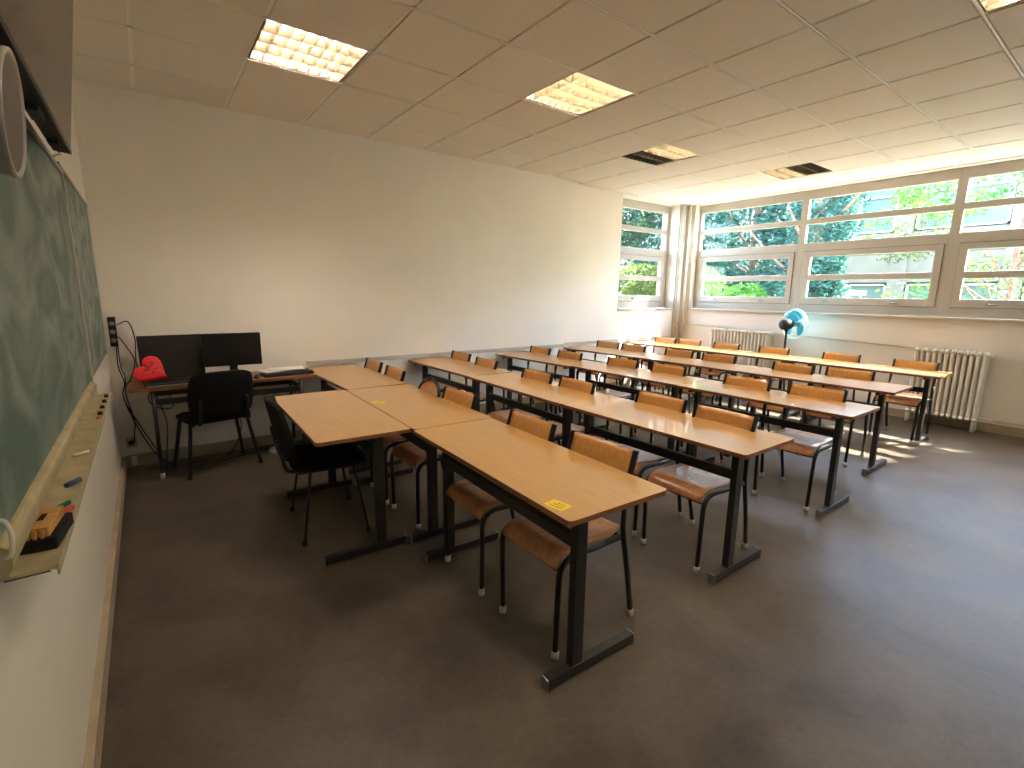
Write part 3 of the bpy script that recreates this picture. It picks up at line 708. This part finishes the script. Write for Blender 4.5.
# pipes
def pipe(pts, r_, label): tag(MB().tube(pts, r_, 12).build('heating_pipe', M_pipe), label, 'pipe', 'heating pipes in the window corner')
pipe([(7.50, 0.06, 0.0), (7.50, 0.06, H-0.004)], 0.021, 'thick vertical cream pipe in the window corner, the left one')
pipe([(7.565, 0.0, 0.0), (7.565, 0.0, H-0.004)], 0.018, 'vertical cream pipe in the window corner, the right one')
pipe([(7.47, 0.095, H-0.004), (7.47, 0.095, 1.10)] + arc((7.47, 0.095, 1.08), (7.47, 0.095, 0.985), (7.53, 0.03, 0.985), 5) + [Vector((7.602, -0.04, 0.983)), Vector((7.628, -0.3, 0.98)), Vector((7.628, -3.19, 0.865))], 0.008, 'thin cream pipe running along the window wall towards the right radiator')
pipe([(7.60, -0.08, 0.15), (7.60, -0.58, 0.15)], 0.012, 'short low pipe feeding the long radiator')
pipe([(7.60, -3.97, 0.14), (7.60, -7.3, 0.13)], 0.013, 'low cream pipe along the baseboard right of the radiator')

# ------------------------------------------------------------------ pedestal fan
fn = thing('pedestal_fan', 'pedestal fan with turquoise blades standing beside the long radiator', 'fan', (7.14, -1.90, 0))
hub = Vector((0.0, 0.0, 1.09)); az = math.radians(-20); A = Vector((math.cos(az), math.sin(az), 0.04)).normalized()
MB().lathe([(0.0, 0), (0.19, 0), (0.19, 0.012), (0.16, 0.028), (0.05, 0.045), (0.03, 0.06), (0, 0.06)], 30).build('base', M_plast, fn)
MB().tube([(0, 0, 0.05), (0, 0, 0.55), (0, 0, 0.56), (0, 0, 1.01)], [0.02, 0.02, 0.015, 0.015], 12).build('pole', M_plast, fn)
MB().lathe([(0.0, -0.02), (0.02, -0.02), (0.03, 0), (0.03, 0.06), (0.018, 0.08), (0, 0.08)], 14, (0, 0, 0.52)).build('collar', M_plast, fn)
q = MB(); q.lathe([(0, -0.10), (0.045, -0.10), (0.066, -0.08), (0.072, -0.04), (0.072, 0.02), (0.06, 0.05), (0, 0.055)], 20, hub, A)
q.tube([(0, 0, 1.0), hub-A*0.02], 0.024, 10); q.build('motor_housing', M_plast, fn)
C = hub + A*0.115
q_ = Vector((0, 0, 1)).rotation_difference(A)
bl = MB(); bl.lathe([(0, -0.03), (0.035, -0.03), (0.038, 0.015), (0.02, 0.03), (0, 0.032)], 16, C, A)
for k in range(3):
    a0 = 2*PI*k/3 + 0.55
    def blade(a, b, a0=a0):
        rr = 0.035+0.145*b; wdt = 0.46+0.42*math.sin(PI*min(1, b*0.62+0.18)); th = a0+(a-0.5)*2*wdt + 0.25*b
        if b > 0.8: rr -= 0.03*((b-0.8)/0.2)*(abs(a-0.5)*2)**3
        return C + q_ @ Vector((rr*math.cos(th), rr*math.sin(th), 0.028*(a-0.5)*2))
    bl.slab(blade, 10, 8, 0.003)
part_label(bl.build('blades', M_turq, fn), 'turquoise plastic blades')
cg = MB()
for R0, z in ((0.200, 0.0), (0.202, 0.012), (0.15, 0.052), (0.15, -0.052), (0.08, 0.062), (0.08, -0.06), (0.19, 0.03), (0.19, -0.03)):
    cg.tube([C + q_ @ Vector((R0*math.cos(2*PI*k/36), R0*math.sin(2*PI*k/36), z)) for k in range(37)], 0.0028 if z in (0.0, 0.012) else 0.0016, 5)
for k in range(36):
    th = 2*PI*k/36
    for sg in (1, -1):
        cg.tube([C + q_ @ Vector((rr*math.cos(th), rr*math.sin(th), z*sg)) for rr, z in ((0.045, 0.062), (0.10, 0.062), (0.155, 0.05), (0.19, 0.03), (0.201, 0.004))], 0.0007, 4, caps=False)
part_label(cg.build('guard', M_wire, fn), 'pale wire guard')

# ------------------------------------------------------------------ stickers
def sticker(c, rz, label):
    t = thing('sticker', label, 'sticker', (c[0], c[1], 0.7202), rz, 'yellow stickers on the front desks')
    MB().box((-0.03, -0.042, 0), (0.03, 0.042, 0.0006)).build('paper', M_yel, t)
    q = MB()
    for k in range(3): q.box((-0.018+0.014*k, -0.028, 0.0007), (-0.014+0.014*k, 0.028-0.008*k, 0.0009))
    q.build('print', M_ink, t)
sticker((1.345, -3.765), 0.12, 'yellow sticker on the nearest front corner desk')
sticker((1.44, -1.87), 0.7, 'yellow sticker on the middle desk of the front row')

# ------------------------------------------------------------------ ceiling lamps
def lamp(i, j, label, on):
    x0, y0 = GX+0.6*i, GY+0.6*j
    t = thing('ceiling_lamp', label, 'ceiling light', (x0+0.3, y0+0.3, H), 0, 'recessed louvre ceiling lamps')
    hz = 0.085; a = 0.297
    q = MB()
    # housing: rim and tray opening downwards
    q.box((-a, -a, 0.0055), (a, -a+0.012, hz)); q.box((-a, a-0.012, 0.0055), (a, a, hz)); q.box((-a, -a+0.012, 0.0055), (-a+0.012, a-0.012, hz)); q.box((a-0.012, -a+0.012, 0.0055), (a, a-0.012, hz)); q.box((-a, -a, hz), (a, a, hz+0.01))
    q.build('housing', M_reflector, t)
    l_ = MB()
    for k in range(1, 4):
        y = -0.285+0.57*k/4
        l_.prism([(y-0.002, -0.001), (y+0.002, -0.001), (y+0.016, 0.055), (y-0.016, 0.055)], 1, 2, 0, -0.285, 0.285)
    for k in range(1, 8):
        x = -0.285+0.57*k/8
        for c_ in range(4):
            ya = -0.285+0.57*c_/4+0.003; yb = ya+0.1425-0.006
            l_.add([(x-0.001, ya, 0.0), (x+0.001, ya, 0), (x+0.001, yb, 0), (x-0.001, yb, 0), (x-0.005, ya+0.012, 0.045), (x+0.005, ya+0.012, 0.045), (x+0.005, yb-0.012, 0.045), (x-0.005, yb-0.012, 0.045)],
                   [(0,3,2,1),(4,5,6,7),(0,1,5,4),(1,2,6,5),(2,3,7,6),(3,0,4,7)])
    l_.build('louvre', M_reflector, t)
    for k in range(4):
        y = -0.285+0.57*(k+0.5)/4
        st = on[k]; mt = M_tube_on if st == 1 else (M_tube_pink if st == 2 else M_tube_off)
        tb = MB().tube([(-0.27, y, 0.068), (0.27, y, 0.068)], 0.008, 8).build('tube', mt, t)
        if st: part_label(tb, 'lit fluorescent tube')
lamp(-3, 3, 'square louvre lamp in the ceiling nearest the corner with the computers, pinkish light', (2, 2, 2, 2))
lamp(0, 2, 'fully lit square louvre lamp in the ceiling, warm yellow, above the front rows', (1, 1, 1, 1))
lamp(3, 3, 'half lit square louvre lamp in the ceiling above the third row of desks', (1, 1, 0, 0))
lamp(6, 2, 'half dark square louvre lamp in the ceiling closest to the windows', (0, 0, 1, 1))
lamp(1, -2, 'lit louvre lamp in the ceiling cut by the top right picture corner', (1, 1, 1, 1))
lamp(-3, -2, 'unseen lit louvre lamp, added for light, in the ceiling right above the viewer', (1, 1, 1, 1))  # this and the next three are out of view, added to light the room
lamp(4, -2, 'unseen lit louvre lamp, added for light, in the ceiling outside the picture at the right', (1, 1, 1, 1))
lamp(-1, -5, 'unseen lit louvre lamp, added for light, in the ceiling behind the viewer, chalkboard side', (1, 1, 1, 1))
lamp(3, -5, 'unseen lit louvre lamp, added for light, in the ceiling behind the viewer, window side', (1, 1, 1, 1))

# ------------------------------------------------------------------ outside
struct('ground', MB().box((WX+0.36, -30, -0.5), (45, 30, -0.4)).box((-5, 0.46, -0.5), (WX+0.36, 30, -0.4)), M_grass, 'green ground outside the windows')
def leaves(name, m_, parent, blobs, n, size):
    mb = MB(); tot = sum(b[3] for b in blobs)
    for (cx, cy, cz, w_, rx_, ry_, rz_) in blobs:
        for _ in range(int(n*w_/tot)):
            d_ = Vector((random.gauss(0, 1), random.gauss(0, 1), random.gauss(0, 1))).normalized() * (random.uniform(0.55, 1.0)**0.6)
            p = Vector((cx+d_.x*rx_, cy+d_.y*ry_, cz+d_.z*rz_)); k = noise.noise(p*1.7)
            if k < -0.28: continue
            s_ = size*random.uniform(0.6, 1.3)
            a = Vector((random.gauss(0, 1), random.gauss(0, 1), random.gauss(0, 0.6))).normalized(); b_ = a.cross(Vector((random.gauss(0, 1), random.gauss(0, 1), random.gauss(0, 1)))).normalized()
            c_ = a.cross(b_)
            mb.add([p-a*s_, p+b_*s_*0.45+c_*s_*0.12, p+a*s_, p-b_*s_*0.45+c_*s_*0.12], [(0, 1, 2, 3)])
    return mb.build(name, m_, parent)
def tree(label, loc, hgt, blobs, m_, n, size, cat='tree', name='garden_tree', branches=5, tr_=0.09):
    t = thing(name, label, cat, loc, 0)
    tk = MB(); tk.tube(spline([(0, 0, 0), (0.05, 0.03, hgt*0.3), (-0.04, 0.05, hgt*0.6), (0.03, 0, hgt*0.9)], 5), tr_, 8)
    for k in range(branches):
        a = 2*PI*k/branches+0.5; z = hgt*(0.3+0.5*k/branches); L_ = hgt*0.28
        tk.tube(spline([(0, 0.02, z), (math.cos(a)*L_*0.5, math.sin(a)*L_*0.5, z+L_*0.35), (math.cos(a)*L_, math.sin(a)*L_, z+L_*0.9)], 4), [tr_*0.5*(1-0.09*i) for i in range(9)], 6)
    tk.build('trunk', M_bark, t); leaves('foliage', m_, t, blobs, n, size); return t
G0 = -0.4
tree('bright green bush outside the window nearest the corner', (10.3, 1.55, G0), 1.6, [(0, 0.1, 1.75, 1, 0.8, 0.8, 0.85), (0.3, -1.0, 1.55, 0.6, 0.6, 0.55, 0.6), (0, 0, 0.9, 0.8, 0.8, 0.9, 0.7)], M_leafB, 9000, 0.055, 'bush', 'garden_bush', 4, 0.03)
tree('tall blue green conifer outside the window nearest the corner', (14.2, 2.3, G0), 6.0, [(0, 0, 4.4, 2, 1.5, 2.6, 2.6), (0.2, 2.6, 3.6, 1.4, 1.3, 1.9, 2.6), (-0.3, -1.3, 3.3, 1.2, 1.1, 1.1, 2.8)], M_leafA, 30000, 0.085)
tree('blue green conifer seen left in the second wide window', (11.2, -0.52, G0), 5.2, [(0, 0, 3.4, 2, 0.6, 0.58, 2.4), (0.1, 0.1, 1.5, 1, 0.7, 0.75, 1.3)], M_leafA, 14000, 0.06)
tree('small bare-branched tree with light green leaves outside the third wide window', (11.8, -3.35, G0), 4.2, [(0, 0.9, 3.75, 1.0, 0.8, 1.0, 0.5), (0, -0.6, 3.95, 0.9, 0.8, 0.9, 0.5), (0.2, 0.4, 1.9, 0.35, 0.7, 1.6, 0.5)], M_leafB, 3600, 0.05, branches=11, tr_=0.035)
tree('low leafy shrub growing before the pale building', (15.5, -0.4, G0), 1.7, [(0, 0, 1.3, 1, 0.8, 1.9, 0.6), (0.3, -2.6, 2.0, 1, 0.7, 1.7, 1.1), (0.6, -0.2, 3.6, 0.5, 0.6, 1.0, 0.9)], M_leafC, 8200, 0.045, 'bush', 'garden_bush', 7, 0.03)
tree('dark green tree outside the narrow side window', (11.2, 5.0, G0), 6.0, [(0, 0, 4.6, 2, 1.7, 1.2, 1.7), (2.2, 0.6, 4.4, 1, 1.5, 1.2, 1.9), (-1.7, 0.4, 4.4, 1, 1.3, 1.1, 1.5)], M_leafD, 16000, 0.075)
tree('yellow green bush outside the narrow side window', (10.6, 3.3, G0), 2.0, [(0, 0, 2.2, 1, 1.0, 0.5, 0.45), (1.3, 0.3, 2.1, 0.7, 0.7, 0.5, 0.5)], M_leafC, 4200, 0.06, 'bush', 'garden_bush', 5, 0.04)
tree('unseen tall broad tree added right of the windows to block the sun', (12.5, -8.75, G0), 8.5, [(0, 0, 6.3, 2, 1.8, 2.2, 3.4)], M_leafD, 15000, 0.11)  # out of view, added to end the sun stripe on the floor
# pale building across the garden
bd = thing('building', 'pale facade with tall white-framed windows across the garden', 'building', (19.0, 0, G0))
q = MB(); q.box((0.25, -14, 0), (4, 16, 6.9))
ys = [-9.9+2.55*k for k in range(10)]
for y in ys: q.box((0.0, y-0.22, 0), (0.25, y+0.22, 6.9))
for z in (0.0, 2.35, 3.35, 6.1): q.box((0.05, -14, z), (0.25, 16, z+(0.85 if z in (2.35,) else 0.5)))
q.build('wall', M_concrete, bd)
M_bglass = mat('building_glass', (96, 112, 98), 0.3, spec=0.4)
for y in ys[:-1]:
    for z0_, z1_ in ((0.55, 2.3), (3.9, 6.05)):
        y0_, y1_ = y+0.26, y+2.55-0.26
        f = MB(); w_ = 0.05
        f.box((0.12, y0_, z0_), (0.2, y1_, z0_+w_)); f.box((0.12, y0_, z1_-w_), (0.2, y1_, z1_)); f.box((0.12, (y0_+y1_)/2-0.03, z0_), (0.2, (y0_+y1_)/2+0.03, z1_)); f.box((0.12, y0_, (z0_+z1_)/2-0.025), (0.2, y1_, (z0_+z1_)/2+0.025))
        for yy in (y0_, y1_-w_): f.box((0.12, yy, z0_), (0.2, yy+w_, z1_))
        fo = f.build('window', M_white, bd); MB().box((0.205, y0_, z0_), (0.24, y1_, z1_)).build('pane', M_bglass, fo)
sh_ = thing('garden_canopy', 'white canopy roof on thin posts in the garden', 'canopy', (15.2, 1.2, G0))
MB().box((-0.6, -1.2, 1.92), (0.6, 1.2, 2.05)).build('roof', M_white, sh_)
for xx in (-0.5, 0.5):
    for yy in (-1.1, -0.35, 0.4, 1.1): MB().box((xx-0.025, yy-0.025, 0), (xx+0.025, yy+0.025, 1.92)).build('post', M_white, sh_)
